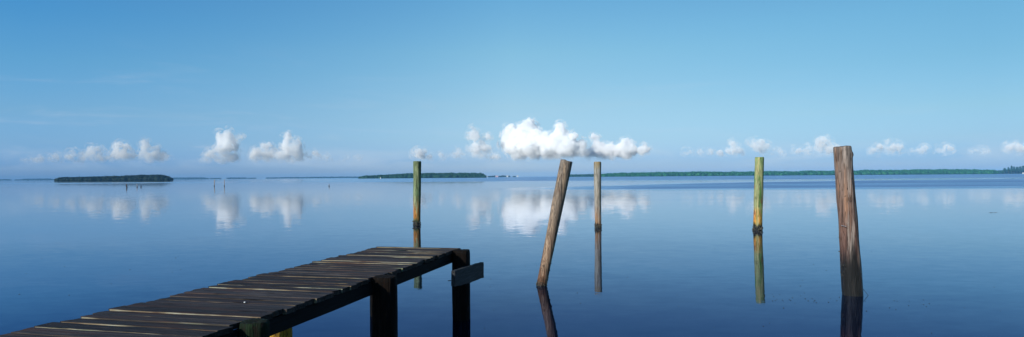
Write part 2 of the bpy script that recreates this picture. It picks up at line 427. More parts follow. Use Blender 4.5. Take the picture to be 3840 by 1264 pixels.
_n = ground(3233, 1100) - pE.location
rod('twig', (rE * .9, -0.04, 0.11), (rE + 0.07, -0.06, -0.01), 0.003, dkw, pE)

# small far stakes
mS = post_material('grey_stake_wood', [(0, DARKW), (0.18, DARKW), (0.3, (0.42, 0.36, 0.32)), (1.9, (0.55, 0.50, 0.46))], [((0.2, 0.15, 0.12), (8, 8, 1), 0.5, 0.65, 0.7)], 2.0)
mSd = post_material('rotten_dark_stake_wood', [(0, DARKW), (0.2, DARKW), (0.4, (0.06, 0.045, 0.035)), (0.9, (0.13, 0.10, 0.08))], [((0.3, 0.26, 0.22), (6, 6, 1), 0.55, 0.65, 0.6)], 1.0)
def stake(bx, by, tx, ty, wb, wt_, material, label, **kw):
    p = ground(bx, by); t = at(tx, ty, p.y)
    o = post_mesh('stake', p, t, wb / F * p.y / 2, wt_ / F * p.y / 2, material, seg=14, rings=16, rough=0.02, wet_h=0.12, wet_n=0.03, **kw)
    tag(o, label, 'stake', 'old stakes far out in the water')
    return o, p
s1, p1 = stake(476, 703.5, 474, 690, 3.6, 3.0, mSd, 'darkest crooked stake, left of the row of three below the dark island', seed=31)
barnacles(s1, .11, 0, .15, 30, .035, seed=31)
rod('branch_stub', (-.05, 0, .78), (-.30, 0, .84), .05, mSd, s1, r2=.03)
s2, p2 = stake(514.2, 702.5, 513.4, 689.5, 2.6, 1.4, mS, 'slim pointed stake, middle of the row of three below the dark island', seed=32)
barnacles(s2, .1, 0, .15, 30, .035, seed=32)
s3, p3 = stake(529.2, 702, 529.4, 694, 2.8, 1.6, mSd, 'shortest stake, right of the row of three below the dark island', seed=33)
barnacles(s3, .1, 0, .12, 24, .035, seed=33)
s4, p4 = stake(803.5, 698.3, 805, 673.5, 2.6, 3.0, mS, 'tall pale stake, left of the distant pair, thicker than its partner', seed=34)
barnacles(s4, .09, 0, .2, 36, .035, seed=34)
s5, p5 = stake(841.2, 698.8, 841.6, 673, 2.3, 1.7, mS, 'tall thin pale stake, right of the distant pair', seed=35)
barnacles(s5, .08, 0, .28, 36, .035, seed=35)
s6, p6 = stake(1234.2, 699, 1234, 689.3, 3.0, 1.6, mS, 'single short pale stake alone in open water left of the green post', seed=36)
barnacles(s6, .1, 0, .1, 24, .035, seed=36)

# channel marker in front of the middle island
wht, nt, b = mat('white_paint'); b.inputs['Base Color'].default_value = (0.8, 0.8, 0.78, 1); b.inputs['Roughness'].default_value = 0.5
blk, nt, b = mat('black_paint'); b.inputs['Base Color'].default_value = (0.02, 0.02, 0.022, 1)
def box(name, c, s_, material, parent=None, rot=0.0, loc=None):
    cx, cy, cz = c; hx, hy, hz = (q / 2 for q in s_)
    V = []
    for z in (-hz, hz):
        for x, y in ((-hx, -hy), (hx, -hy), (hx, hy), (-hx, hy)):
            V.append((cx + x * math.cos(rot) - y * math.sin(rot), cy + x * math.sin(rot) + y * math.cos(rot), cz + z))
    Fc = [(3, 2, 1, 0), (4, 5, 6, 7), (0, 1, 5, 4), (1, 2, 6, 5), (2, 3, 7, 6), (3, 0, 4, 7)]
    return mesh_obj(name, V, Fc, material, parent, loc=loc)
p = ground(1427, 671.6)
mk = empty('channel_marker', p)
tag(mk, 'tiny white channel marker with black top before the middle island', 'marker')
rod('pole', (0, 0, -.5), (0, 0, 2.6), .22, wht, mk)
box('marker_board', (0.1, -.28, 1.3), (0.9, .08, .9), wht, mk)
rod('marker_top', (0, 0, 2.6), (0, 0, 3.1), .32, blk, mk, r2=.15)

# ---------------------------------------------------------------- dock
AX = Vector((0.2323, 0.9726, 0)); LF = Vector((-0.9726, 0.2323, 0))
org = at(1723, 931, 9.18); org.z = 0.95        # far right corner of the deck
dock = empty('wooden_dock', (org.x, org.y, 0))
dock.rotation_euler = (0, 0, -math.atan2(AX.x, AX.y))
# local frame of the dock: +y along AX, +x to the right, deck top at z 0.95
tag(dock, 'old dark plank dock on black pilings reaching out from the lower left', 'dock')

topm, nt, b = mat('dark_plank_wood')
oc = nt.coord()
x, y, z = nt.sep(oc)
pl = nt.new('ShaderNodeAttribute', attribute_name='plank').outputs['Fac']
off = nt.vmath('ADD', oc, nt.comb(nt.math('MULTIPLY', pl, 37.0), 0.0, nt.math('MULTIPLY', pl, 11.0)))
g1 = nt.noise(nt.scale(off, (1.6, 38, 20)), 1.0, 6, 0.72, 0.3)
g2 = nt.noise(nt.scale(off, (1.2, 9, 5)), 1.0, 3, 0.55)
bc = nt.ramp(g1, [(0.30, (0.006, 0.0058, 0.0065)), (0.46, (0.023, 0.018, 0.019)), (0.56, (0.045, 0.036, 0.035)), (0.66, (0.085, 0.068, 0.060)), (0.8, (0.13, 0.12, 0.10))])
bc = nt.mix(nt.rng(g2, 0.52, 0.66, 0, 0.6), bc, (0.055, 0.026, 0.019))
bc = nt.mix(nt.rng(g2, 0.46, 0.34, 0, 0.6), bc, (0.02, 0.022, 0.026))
bc = nt.mix(1.0, bc, nt.ramp(pl, [(0, 0.65), (0.5, 1.0), (1, 1.35)]), 'MULTIPLY')
kn = nt.new('ShaderNodeTexVoronoi'); nt.link(nt.scale(off, (1.6, 8, 1)), kn.inputs['Vector']); kn.inputs['Scale'].default_value = 1.0
bc = nt.mix(nt.rng(kn.outputs['Distance'], 0.16, 0.07, 0, 0.85), bc, (0.004, 0.004, 0.004))
nt.link(bc, b.inputs['Base Color'])
b.inputs['Roughness'].default_value = 0.75
b.inputs['Specular IOR Level'].default_value = 0.18
bump(nt, b, g1, 0.8, 0.006)

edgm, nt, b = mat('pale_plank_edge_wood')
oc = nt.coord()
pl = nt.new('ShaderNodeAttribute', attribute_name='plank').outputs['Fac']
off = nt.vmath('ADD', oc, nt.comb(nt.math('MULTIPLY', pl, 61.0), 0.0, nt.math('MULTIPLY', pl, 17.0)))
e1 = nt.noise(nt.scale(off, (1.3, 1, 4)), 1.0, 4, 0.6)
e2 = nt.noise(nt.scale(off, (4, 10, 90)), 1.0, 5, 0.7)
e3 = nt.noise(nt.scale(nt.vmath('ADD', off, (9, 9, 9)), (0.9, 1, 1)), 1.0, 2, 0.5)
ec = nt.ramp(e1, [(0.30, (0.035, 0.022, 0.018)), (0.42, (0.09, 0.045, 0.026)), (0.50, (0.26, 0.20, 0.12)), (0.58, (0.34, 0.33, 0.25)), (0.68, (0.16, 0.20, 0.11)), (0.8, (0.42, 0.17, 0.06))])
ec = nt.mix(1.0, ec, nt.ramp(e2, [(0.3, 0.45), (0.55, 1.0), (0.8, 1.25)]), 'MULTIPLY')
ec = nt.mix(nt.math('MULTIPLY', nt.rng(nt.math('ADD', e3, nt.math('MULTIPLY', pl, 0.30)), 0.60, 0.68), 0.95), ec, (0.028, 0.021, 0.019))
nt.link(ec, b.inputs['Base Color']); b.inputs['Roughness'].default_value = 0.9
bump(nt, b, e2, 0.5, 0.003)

def width_right(y):            # how far the planks reach right of the edge line (dock local y, 0 = far end)
    return 0.0
W_ = 1.24
def left_edge(y): return -(1.205 + 0.024 * -y)
V = []; Fc = []; MI = []; PL = []
yy = 0.02
pr = random.Random(5)
piles_y = []
for (px, d_) in ((1727, 8.97), (1440, 6.62), (950, 4.55)):
    wx = (px - CX) / F * d_
    v = Vector((wx, d_, 0)) - Vector((org.x, org.y, 0))
    piles_y.append((v.dot(Vector((AX.y, -AX.x, 0))), v.dot(AX)))
print('piles local', piles_y)
pi = 0
while yy > -12.5:
    w = pr.uniform(0.128, 0.160)
    gap = pr.choice([0.003, 0.005, 0.007, 0.010, 0.014])
    if pi == 0: w = 0.10
    y1 = yy; y0 = yy - w
    xr_ = pr.uniform(-0.028, 0.022); xl = left_edge(y0) - pr.uniform(-0.03, 0.03)
    for (lx, ly) in piles_y:
        if y0 - 0.02 < ly + 0.08 and y1 + 0.02 > ly - 0.08: xr_ = lx - 0.092
    h = pr.uniform(-0.003, 0.004); tilt = pr.choice([0.001, 0.003, 0.005, 0.006, 0.008, 0.012])   # near edge lifted or sunk
    sk = pr.uniform(-0.012, 0.012)
    th = 0.042
    NX, NY = 26, 4
    pid = pr.random()
    base = len(V)
    sec = []       # ring profile round the plank: top near->far, far side, bottom, near side
    prof = [(0.0, -0.004)] + [(0.012, 0.0)] + [(t, 0.0) for t in (0.3, 0.5, 0.7)] + [(0.988, 0.0), (1.0, -0.004), (1.0, -th), (0.0, -th)]
    for i in range(NX + 1):
        u = i / NX
        X = xl + (xr_ - xl) * u
        for (t, dzv) in prof:
            Yv = y0 + w * t + sk * (u - .5)
            nz = 0.0
            if dzv > -0.01:
                nz = 0.0045 * mn.noise(Vector((X * 1.7 + pi * 9, t * 2.0, 0))) + 0.0018 * mn.noise(Vector((X * 9 + pi, t * 9, 3)))
            if t == 0.0 or t == 1.0:
                Yv += 0.006 * mn.noise(Vector((X * 2.2, pi * 5 + t * 3, 1))) + 0.003 * mn.noise(Vector((X * 11, pi * 5 + t * 3, 2)))
                if t == 0.0 and dzv > -0.01:
                    chip = max(0.0, mn.noise(Vector((X * 3.1, pi * 3.7, 7))) - 0.28)
                    Yv += chip * 0.06
            Xv = X
            if i in (0, NX): Xv += 0.010 * mn.noise(Vector((t * 3, pi * 4, i)))
            if i == 0 and t in (0.0, 1.0): Xv += 0.012
            if i == NX and t in (0.0, 1.0): Xv -= 0.008
            z_ = 0.95 + dzv + h + tilt * (0.5 - t) + nz + pr.uniform(-1, 1) * 0.0003
            V.append((Xv, Yv, z_)); PL.append(pid)
    np_ = len(prof)
    for i in range(NX):
        for k in range(np_):
            k2 = (k + 1) % np_
            Fc.append((base + i * np_ + k, base + (i + 1) * np_ + k, base + (i + 1) * np_ + k2, base + i * np_ + k2))
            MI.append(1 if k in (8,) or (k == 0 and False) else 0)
    Fc.append(tuple(base + k for k in range(np_))); MI.append(0)
    Fc.append(tuple(base + NX * np_ + k for k in range(np_ - 1, -1, -1))); MI.append(0)
    yy = y0 - gap; pi += 1
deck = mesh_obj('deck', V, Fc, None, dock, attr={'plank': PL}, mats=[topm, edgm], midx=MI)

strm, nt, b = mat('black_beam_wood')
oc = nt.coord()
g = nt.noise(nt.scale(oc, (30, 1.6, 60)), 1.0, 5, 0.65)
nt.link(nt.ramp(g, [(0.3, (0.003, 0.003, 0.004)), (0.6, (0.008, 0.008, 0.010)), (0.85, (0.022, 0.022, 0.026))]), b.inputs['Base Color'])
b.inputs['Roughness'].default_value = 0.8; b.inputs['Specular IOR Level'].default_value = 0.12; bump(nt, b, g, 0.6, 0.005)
def beam(name, x, y0, y1, z0, z1, th, material, n=60, seed=0, wob=0.004, parent=None):
    V = []; Fc = []
    for i in range(n + 1):
        Y = y0 + (y1 - y0) * i / n
        for (dx_, zz) in ((-th / 2, z0), (th / 2, z0), (th / 2, (z0 + z1) / 2), (th / 2, z1), (-th / 2, z1), (-th / 2, (z0 + z1) / 2)):
            q = Vector((Y * 1.5, zz * 20 + dx_ * 30, seed))
            V.append((x + dx_ + wob * mn.noise(q), Y, zz + wob * mn.noise(q + Vector((9, 9, 9)))))
    for i in range(n):
        for k in range(6):
            k2 = (k + 1) % 6
            Fc.append((i * 6 + k, i * 6 + k2, (i + 1) * 6 + k2, (i + 1) * 6 + k))
    Fc.append((5, 4, 3, 2, 1, 0)); Fc.append(tuple(n * 6 + k for k in range(6)))
    return mesh_obj(name, V, Fc, material, parent)
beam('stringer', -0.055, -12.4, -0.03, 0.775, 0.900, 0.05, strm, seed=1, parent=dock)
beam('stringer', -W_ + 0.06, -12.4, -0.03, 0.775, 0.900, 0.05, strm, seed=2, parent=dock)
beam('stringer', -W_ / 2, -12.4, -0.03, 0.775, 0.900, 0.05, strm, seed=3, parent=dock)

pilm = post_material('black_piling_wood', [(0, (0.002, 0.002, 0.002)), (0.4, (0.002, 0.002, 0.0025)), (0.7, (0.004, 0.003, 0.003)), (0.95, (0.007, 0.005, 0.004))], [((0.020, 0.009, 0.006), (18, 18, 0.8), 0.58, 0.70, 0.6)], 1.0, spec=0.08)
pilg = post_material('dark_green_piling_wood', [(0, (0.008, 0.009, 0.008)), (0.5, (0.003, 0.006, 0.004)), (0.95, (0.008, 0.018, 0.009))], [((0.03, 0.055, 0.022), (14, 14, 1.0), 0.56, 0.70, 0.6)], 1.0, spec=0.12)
pily = post_material('orange_algae_piling_wood', [(0, (0.02, 0.02, 0.01)), (0.1, (0.30, 0.16, 0.03)), (0.3, (0.62, 0.36, 0.04)), (0.6, (0.62, 0.28, 0.03)), (0.95, (0.2, 0.12, 0.05))], [((0.16, 0.20, 0.07), (9, 9, 6), 0.5, 0.6, 0.8), ((0.55, 0.38, 0.08), (20, 20, 14), 0.52, 0.62, 0.7), ((0.05, 0.06, 0.03), (24, 24, 16), 0.58, 0.66, 0.7)], 1.0)
def piling(lx, ly, r, ztop, material, square, seed, label=None, rough=0.008):
    o = post_mesh('piling', (0, 0, 0), (0, 0, ztop), r, r, material, depth=0.7, seg=44, rings=50, rough=rough, wet_h=-0.2, wet_n=0.02, square=square, seed=seed)
    o.parent = dock; o.location = (lx, ly, 0)
    if label: o['label'] = label
    return o
(cx_, cy_), (bx_, by_), (ax_, ay_) = piles_y
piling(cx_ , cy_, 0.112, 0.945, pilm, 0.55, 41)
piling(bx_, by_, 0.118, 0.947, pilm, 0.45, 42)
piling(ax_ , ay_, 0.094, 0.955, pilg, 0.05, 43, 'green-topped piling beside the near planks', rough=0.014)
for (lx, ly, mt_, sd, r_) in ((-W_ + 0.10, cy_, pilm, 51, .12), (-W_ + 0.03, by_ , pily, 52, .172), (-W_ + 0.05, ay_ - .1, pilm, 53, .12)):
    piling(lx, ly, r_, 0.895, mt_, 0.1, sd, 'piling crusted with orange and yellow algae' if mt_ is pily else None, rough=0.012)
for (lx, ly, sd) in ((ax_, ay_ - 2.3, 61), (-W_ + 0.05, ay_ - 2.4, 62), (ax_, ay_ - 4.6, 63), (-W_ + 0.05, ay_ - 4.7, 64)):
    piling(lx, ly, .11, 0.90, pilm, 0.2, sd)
# bird dropping on the planks
v0_, f0_ = ico(1)
bd = at(918, 1127, (H - 0.955) / ((1127 - CY) / F))
dl = Vector((bd.x - org.x, bd.y - org.y, 0))
dpx, dpy = dl.dot(Vector((AX.y, -AX.x, 0))), dl.dot(AX)
mesh_obj('bird_dropping', v0_ * np.array([.010, .010, .005]) + np.array([dpx, dpy, 0.956]), f0_, wht, dock)
# grey board bolted across the end piling
grm, nt, b = mat('grey_split_board_wood')
oc = nt.coord()
g = nt.noise(nt.scale(oc, (30, 3.0, 40)), 1.0, 6, 0.7, 0.8)
g2 = nt.noise(nt.scale(oc, (30, 1.3, 12)), 1.0, 3, 0.6, 1.5)
bc = nt.ramp(g, [(0.3, (0.007, 0.008, 0.010)), (0.5, (0.020, 0.023, 0.028)), (0.75, (0.062, 0.066, 0.074))])
ck = nt.math('SUBTRACT', 1.0, nt.rng(nt.math('ABSOLUTE', nt.math('SUBTRACT', g2, 0.5)), 0.0, 0.022))
nt.link(nt.mix(nt.math('MULTIPLY', ck, 0.9), bc, (0.015, 0.015, 0.017)), b.inputs['Base Color'])
b.inputs['Roughness'].default_value = 0.85; bump(nt, b, nt.math('SUBTRACT', g, ck), 0.8, 0.008)
bo = []
def board():
    # local: along y from near end to far end, on the right face of the end piling
    y0, y1 = cy_ - 0.76, cy_ + 0.55
    xc = cx_ + 0.112 + 0.028; th = 0.05
    V = []; Fc = []; n = 40; rows = 7
    for i in range(n + 1):
        t = i / n; Y = y0 + (y1 - y0) * t
        zt = 0.775 - 0.06 * t + 0.006 * mn.noise(Vector((Y * 6, 1, 0))); zb = 0.575 - 0.11 * t + 0.05 * max(0, t - .45) + 0.008 * mn.noise(Vector((Y * 8, 2, 0)))
        ring = []
        for s_ in range(rows): ring.append((xc + th / 2, zb + (zt - zb) * s_ / (rows - 1)))
        for s_ in range(rows): ring.append((xc - th / 2, zt - (zt - zb) * s_ / (rows - 1)))
        for k, (X, Z) in enumerate(ring):
            e = 0.0
            if i in (0, n): e = 0.016 * mn.noise(Vector((Z * 40, i, X * 9)))
            V.append((X + 0.004 * mn.noise(Vector((Y * 4, Z * 30, X * 20))), Y + e, Z))
    m_ = 2 * rows
    for i in range(n):
        for k in range(m_):
            k2 = (k + 1) % m_
            Fc.append((i * m_ + k, i * m_ + k2, (i + 1) * m_ + k2, (i + 1) * m_ + k))
    Fc.append(tuple(range(m_ - 1, -1, -1))); Fc.append(tuple(n * m_ + k for k in range(m_)))
    return mesh_obj('side_board', V, Fc, grm, dock)
bo = board(); bo['label'] = 'split grey board fixed across the end piling'
rod('bolt', (cx_ + 0.10, cy_ - 0.70, 0.64), (cx_ + 0.10, cy_ - 0.84, 0.66), 0.005, blk, dock)

# ---------------------------------------------------------------- floating bits of weed near the thick piling
wdm, nt, b = mat('floating_weed'); b.inputs['Base Color'].default_value = (0.02, 0.022, 0.012, 1); b.inputs['Roughness'].default_value = 0.6
ac = Acc(); wr = random.Random(9)
def weed(px, py, ln):
    p = ground(px, py); a = wr.gauss(0, 0.35); v, f = ico(1)
    s = np.array([ln, ln * wr.uniform(.12, .3), 0.004])
    v = v * s; v = np.stack([v[:, 0] * math.cos(a) - v[:, 1] * math.sin(a), v[:, 0] * math.sin(a) + v[:, 1] * math.cos(a), v[:, 2]], 1)
    ac.add(v + np.array([p.x, p.y, 0.004]), f)
for i in range(26): weed(wr.uniform(2890, 3170), wr.gauss(1125, 11), wr.uniform(.004, .013))
for i in range(14): weed(wr.uniform(3240, 3560), 1122 + wr.random() * 45, wr.uniform(.004, .012))
for i in range(40): weed(wr.uniform(1800, 3800), wr.uniform(860, 1250), wr.uniform(.004, .011))
for i in range(12): weed(wr.uniform(60, 700), wr.uniform(860, 1150), wr.uniform(.008, .02))
for i in range(6): weed(3722 + wr.gauss(0, 9), 797.5 + wr.gauss(0, .5), wr.uniform(.05, .10))
V, Fc = ac.get()
tag(mesh_obj('floating_weed', V, Fc, wdm), 'scattered dark specks of weed floating on the calm water', 'weed', kind='stuff')

# ---------------------------------------------------------------- mangroves
def leaf_mat(name, dark, mid, light, sc_=0.25):
    mt, nt, b = mat(name)
    P = nt.new('ShaderNodeNewGeometry').outputs['Position']
    n = nt.noise(P, sc_, 4, 0.65)
    c = nt.ramp(n, [(0.3, dark), (0.5, mid), (0.7, light)])
    n3 = nt.noise(P, 1.4, 2, 0.6)
    c = nt.mix(1.0, c, nt.ramp(n3, [(0.35, 0.45), (0.65, 1.35)]), 'MULTIPLY')
    nt.link(c, b.inputs['Base Color']); b.inputs['Roughness'].default_value = 0.7
    b.inputs['Specular IOR Level'].default_value = 0.2
    return mt
mangL = leaf_mat('mangrove_leaf_dark', (0.005, 0.014, 0.012), (0.009, 0.026, 0.018), (0.018, 0.045, 0.026))
mangM = leaf_mat('mangrove_leaf_mid', (0.006, 0.030, 0.014), (0.014, 0.065, 0.028), (0.035, 0.11, 0.04))
mangR = leaf_mat('mangrove_leaf_green', (0.006, 0.055, 0.020), (0.018, 0.13, 0.045), (0.05, 0.20, 0.06), 0.12)
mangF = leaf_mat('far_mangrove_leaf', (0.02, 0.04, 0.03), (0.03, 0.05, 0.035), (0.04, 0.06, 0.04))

def thicket(name, x0, x1, prof, Y, depth, cr, material, sub=2, leaves=60, step=None, seed=0, drop=0.0, leaf=0.55):
    """prof: list of (photo px, top height m); crowns of radius ~cr fill the footprint, front at distance Y"""
    r_ = np.random.default_rng(seed)
    X0 = (x0 - CX) / F * Y; X1 = (x1 - CX) / F * Y
    L = X1 - X0
    step = step or cr * 1.15
    ac = Acc(); v0, f0 = ico(sub)
    px_s = np.array([q[0] for q in prof]); hs = np.array([q[1] for q in prof])
    xs = np.arange(X0 + cr * .6, X1 - cr * .4, step)
    rows = max(1, int(depth / step))
    lv = []; 
    for rI in range(rows):
        for xx in xs:
            X = xx + r_.normal(0, step * .3)
            u = 2 * (X - X0) / L - 1
            if abs(u) > 1: continue
            edge_ = math.sqrt(max(0.02, 1 - abs(u) ** 8))
            dY = (rI + r_.random()) * step
            if rI and dY > depth * edge_: continue
            px = X / Y * F + CX
            h = float(np.interp(px, px_s, hs))
            rise = 0.72 + 0.28 * min(1, rI / 2.0)
            h = h * rise * r_.uniform(0.86, 1.04)
            R_ = cr * r_.uniform(0.7, 1.35)
            h *= 1 + 0.16 * mn.noise(Vector((X * 0.035, seed * 3.3, 0.5))) + 0.07 * mn.noise(Vector((X * 0.12, seed * 1.3, 2.5)))
            X = X * (Y + dY) / Y
            c = np.array([X, Y + dY * 1.0, max(h - R_ * 0.8, 0.6)])
            # crowns stand in two tiers down to the water at the front
            tiers = [c] if rI > 1 else [c, np.array([X + r_.normal(0, cr * .4), Y + dY - cr * .3, max(0.3, h * 0.35)])]
            for cc in tiers:
                nz = 1 + r_.normal(0, .13, (len(v0), 1))
                v = v0 * np.array([R_ * 1.1, R_, R_ * 0.8]) * nz + cc
                v[:, 2] = np.maximum(v[:, 2], -0.3 + drop)
                ac.add(v, f0)
                if leaves:
                    dv = r_.normal(0, 1, (leaves, 3)); dv /= np.linalg.norm(dv, axis=1)[:, None]
                    dv[:, 2] = np.abs(dv[:, 2]) * r_.choice([1, 1, -0.4], leaves)
                    pc = cc + dv * np.array([R_ * 1.15, R_ * 1.05, R_ * 0.88]) * r_.uniform(.95, 1.18, (leaves, 1))
                    pc[:, 2] = np.maximum(pc[:, 2], 0.3)
                    s_ = leaf * r_.uniform(.6, 1.4, (leaves, 1, 1))
                    tri = r_.normal(0, 1, (leaves, 3, 3)) * s_
                    lv.append((pc[:, None, :] + tri).reshape(-1, 3))
    if lv:
        lvv = np.concatenate(lv); ac.add(lvv, np.arange(len(lvv)).reshape(-1, 3))
    V, Fc = ac.get()
    cen_ = np.array([(X0 + X1) / 2, Y, 0.0])
    return mesh_obj(name, V - cen_, Fc, material, loc=cen_)

YL = 1000.0
tag(thicket('mangrove_island', 212, 437, [(212, 2.4), (220, 4.2), (235, 5.1), (300, 5.5), (437, 5.9)], YL + 25, 40, 3.0, mangL, seed=1, leaves=70),
    'low long left half of the dark mangrove island nearest on the left', 'island', 'mangrove islands', kind='stuff')
tag(thicket('mangrove_island', 392, 640, [(392, 5.0), (408, 6.2), (430, 7.3), (560, 7.5), (618, 6.9), (632, 4.6), (640, 2.8)], YL, 50, 3.2, mangL, seed=2, leaves=70),
    'taller dark mangrove island with rounded right end behind the three stakes', 'island', 'mangrove islands', kind='stuff')
YM = 1500.0
tag(thicket('mangrove_island', 1355, 1816, [(1355, 3.2), (1370, 6.0), (1450, 7.0), (1490, 9.2), (1600, 10.0), (1780, 10.6), (1805, 9.8), (1816, 6.5)], YM, 60, 4.2, mangM, seed=3, leaves=60, leaf=.75),
    'mid-distance green mangrove island behind the green post and dock', 'island', 'mangrove islands', kind='stuff')
YR = 1800.0
tag(thicket('mangrove_shore', 2128, 2270, [(2128, 6.5), (2270, 7.5)], YR + 330, 50, 5.0, mangM, seed=4, leaves=40, leaf=1.0),
    'fainter left tip of the long green shore beyond the leaning post', 'shoreline woods', 'green shoreline', kind='stuff')
tag(thicket('mangrove_shore', 2255, 3735, [(2255, 7.5), (2330, 9.2), (2420, 9.8), (2520, 10.6), (2700, 10.6), (2900, 11.2), (3300, 11.8), (3500, 12.4), (3620, 12.2), (3735, 10.0)], YR, 60, 5.0, mangR, seed=5, leaves=55, leaf=.9),
    'long bright green mangrove shore running behind the right-hand posts', 'shoreline woods', 'green shoreline', kind='stuff')
tag(thicket('mangrove_shore', 3715, 4250, [(3715, 9.0), (3760, 10.0), (3800, 13.5), (4250, 14.0)], YR + 250, 70, 5.0, mangM, seed=6, leaves=40, leaf=1.0),
    'greyer woods past the end of the green shore at the right edge', 'shoreline woods', 'green shoreline', kind='stuff')
# a taller back row of bumps over the shore canopy
# pines on the far right
bark, nt, b = mat('pine_bark'); b.inputs['Base Color'].default_value = (0.09, 0.07, 0.055, 1); b.inputs['Roughness'].default_value = 0.9
pine_lab = {0: 'low rounded pine, leftmost of the pines at the right edge', 1: 'second pine from the left above the grey woods', 2: 'tallest narrow pine rising over the right edge woods', 3: 'pine just right of the tallest narrow one',
            4: 'middle pine in the row right of the tallest one', 5: 'broad pale pine before the last two', 6: 'wide pine next to the photo edge', 7: 'last pine cut by the right photo edge'}
def pine(px, hpx, w, k):
    r_ = np.random.default_rng(100 + k); Y = YR + 235
    X = (px - CX) / F * Y
    hh = hpx / F * Y
    root = empty('pine_tree', (X, Y, 0)); tag(root, pine_lab[k], 'tree', 'pines at the right edge')
    rod('trunk', (0, 0, -.3), (0.4, 0, hh * .9), .45, bark, root, r2=.15)
    n = 420
    t = r_.random(n) ** .8
    z = hh * (.35 + .65 * t); rad = w * np.sqrt(np.clip(1 - t ** 2.2, 0.02, 1)) * r_.uniform(.2, 1.0, n)
    a = r_.random(n) * 6.283
    lump = 1 + .45 * np.sin(a * 3 + t * 17 + k)
    pc = np.stack([np.cos(a) * rad * lump, np.sin(a) * rad * lump, z], 1)
    tri = r_.normal(0, .75, (n, 3, 3)); tri[:, :, 2] *= 1.2
    V = (pc[:, None, :] + tri).reshape(-1, 3)
    mesh_obj('crown', V, np.arange(len(V)).reshape(-1, 3), mangM, root)
for k, (px, hpx, w) in enumerate([(3768, 21, 4.5), (3782, 24, 4.5), (3794, 30, 3.0), (3803, 26.5, 4.5), (3814, 25.5, 5), (3826, 27.5, 5.5), (3836, 29, 5.5), (3848, 27, 5.5)]):
    pine(px, hpx, w, k)

# far faint islets
YF = 5200.0
far = [(-60, 43, 5, 'faintest islet touching the left edge of the horizon'), (57, 80, 3, 'tiny islet, left end of the line before the dark island'), (84, 196, 8, 'long faint islet ending at the dark island on the left'),
       (636, 782, 10, 'grey-blue far islet right behind the dark island tip'), (790, 828, 3, 'flat far islet behind the pair of tall stakes'), (853, 925, 6, 'far islet just right of the pair of tall stakes'),
       (930, 960, 2.6, 'smallest low far islet in the gap right of the stakes'), (1000, 1044, 5, 'short far islet at the start of the long faint strip'), (1048, 1140, 6.5, 'left half of the long faint far strip of land'), (1136, 1358, 8, 'right half of the long faint strip reaching the middle island')]
for i, (a_, b_, h_, lab) in enumerate(far):
    prof = [(a_, h_ * .5), (a_ + (b_ - a_) * .15, h_ * 1.2), (a_ + (b_ - a_) * .85, h_ * 1.2), (b_, h_ * .6)]
    tag(thicket('distant_islet', a_, b_, prof, YF, 60, min(9, h_ * 1.2), mangF, sub=1, leaves=14, seed=200 + i, leaf=2.0), lab, 'islet', 'faint islets on the horizon', kind='stuff')
# houses and clumps of trees on the gap of the horizon
YH = 3000.0
roofm, nt, b = mat('pale_roof'); b.inputs['Base Color'].default_value = (0.45, 0.42, 0.40, 1)
pinkm, nt, b = mat('pink_wall_paint'); b.inputs['Base Color'].default_value = (0.72, 0.45, 0.48, 1)
winm, nt, b = mat('dark_window_glass'); b.inputs['Base Color'].default_value = (0.03, 0.04, 0.05, 1); b.inputs['Roughness'].default_value = 0.1
def house(px, wpx, hpx, wallm, label):
    X = (px - CX) / F * YH; w = wpx / F * YH; h = hpx / F * YH
    root = empty('house', (X, YH, 0)); tag(root, label, 'house', 'waterfront houses far away')
    dp = 9.0
    box('wall', (0, 0, h * .37), (w, dp, h * .76 + .6), wallm, root)
    hw = w / 2 + .4; z0 = h * .755 + .3; z1 = h + .3; hd = dp / 2 + .4
    V = [(-hw, -hd, z0), (hw, -hd, z0), (hw, hd, z0), (-hw, hd, z0), (-hw * .8, 0, z1), (hw * .8, 0, z1)]
    mesh_obj('roof', V, [(0, 1, 5, 4), (2, 3, 4, 5), (1, 2, 5), (3, 0, 4), (3, 2, 1, 0)], roofm, root)
    nwin = max(2, int(w / 3.5))
    for j in range(nwin):
        box('window', (-w / 2 + w * (j + .5) / nwin, -dp / 2 - .03, h * .45), (1.2, .1, 1.5), winm, root)
house(1815.5, 3.2, 5.5, wht, 'small white house beside the right tip of the middle island')
house(1820.7, 5.2, 5.5, wht, 'white house, second in the row from the middle island')
house(1827.5, 2.4, 5.0, wht, 'narrowest white house, third from the middle island')
house(1863, 10.5, 6.0, pinkm, 'long pinkish house in the middle of the far row')
house(1902.5, 6.2, 6.5, wht, 'bright white house between the far tree clumps')
house(1940.8, 6.0, 6.0, wht, 'bright white house alone at the right end of the row')
for i, (a_, b_, h_, lab) in enumerate([(1830, 1842, 5, 'tiny tree clump left in the row of far houses'), (1842, 1853, 6, 'tree clump left of the pinkish house'), (1853, 1859.5, 8.5, 'tallest narrow tree clump touching the pinkish house'),
        (1869, 1875, 5, 'small tree clump on the right of the pinkish house'), (1874, 1899, 8, 'broad dark tree clump left of the bright white house'), (1906, 1912.5, 7, 'round tree clump right of the bright white house'), (1925, 1932, 4.5, 'lone flat tree clump next to the last white house')]):
    tag(thicket('tree_clump', a_, b_, [(a_, h_ * .6), ((a_ + b_) / 2, h_ * .85), (b_, h_ * .6)], YH + 14, 25, min(4.0, h_ * .55), mangF, sub=1, leaves=20, seed=300 + i, leaf=1.2), lab, 'trees', 'tree clumps among the far houses', kind='stuff')
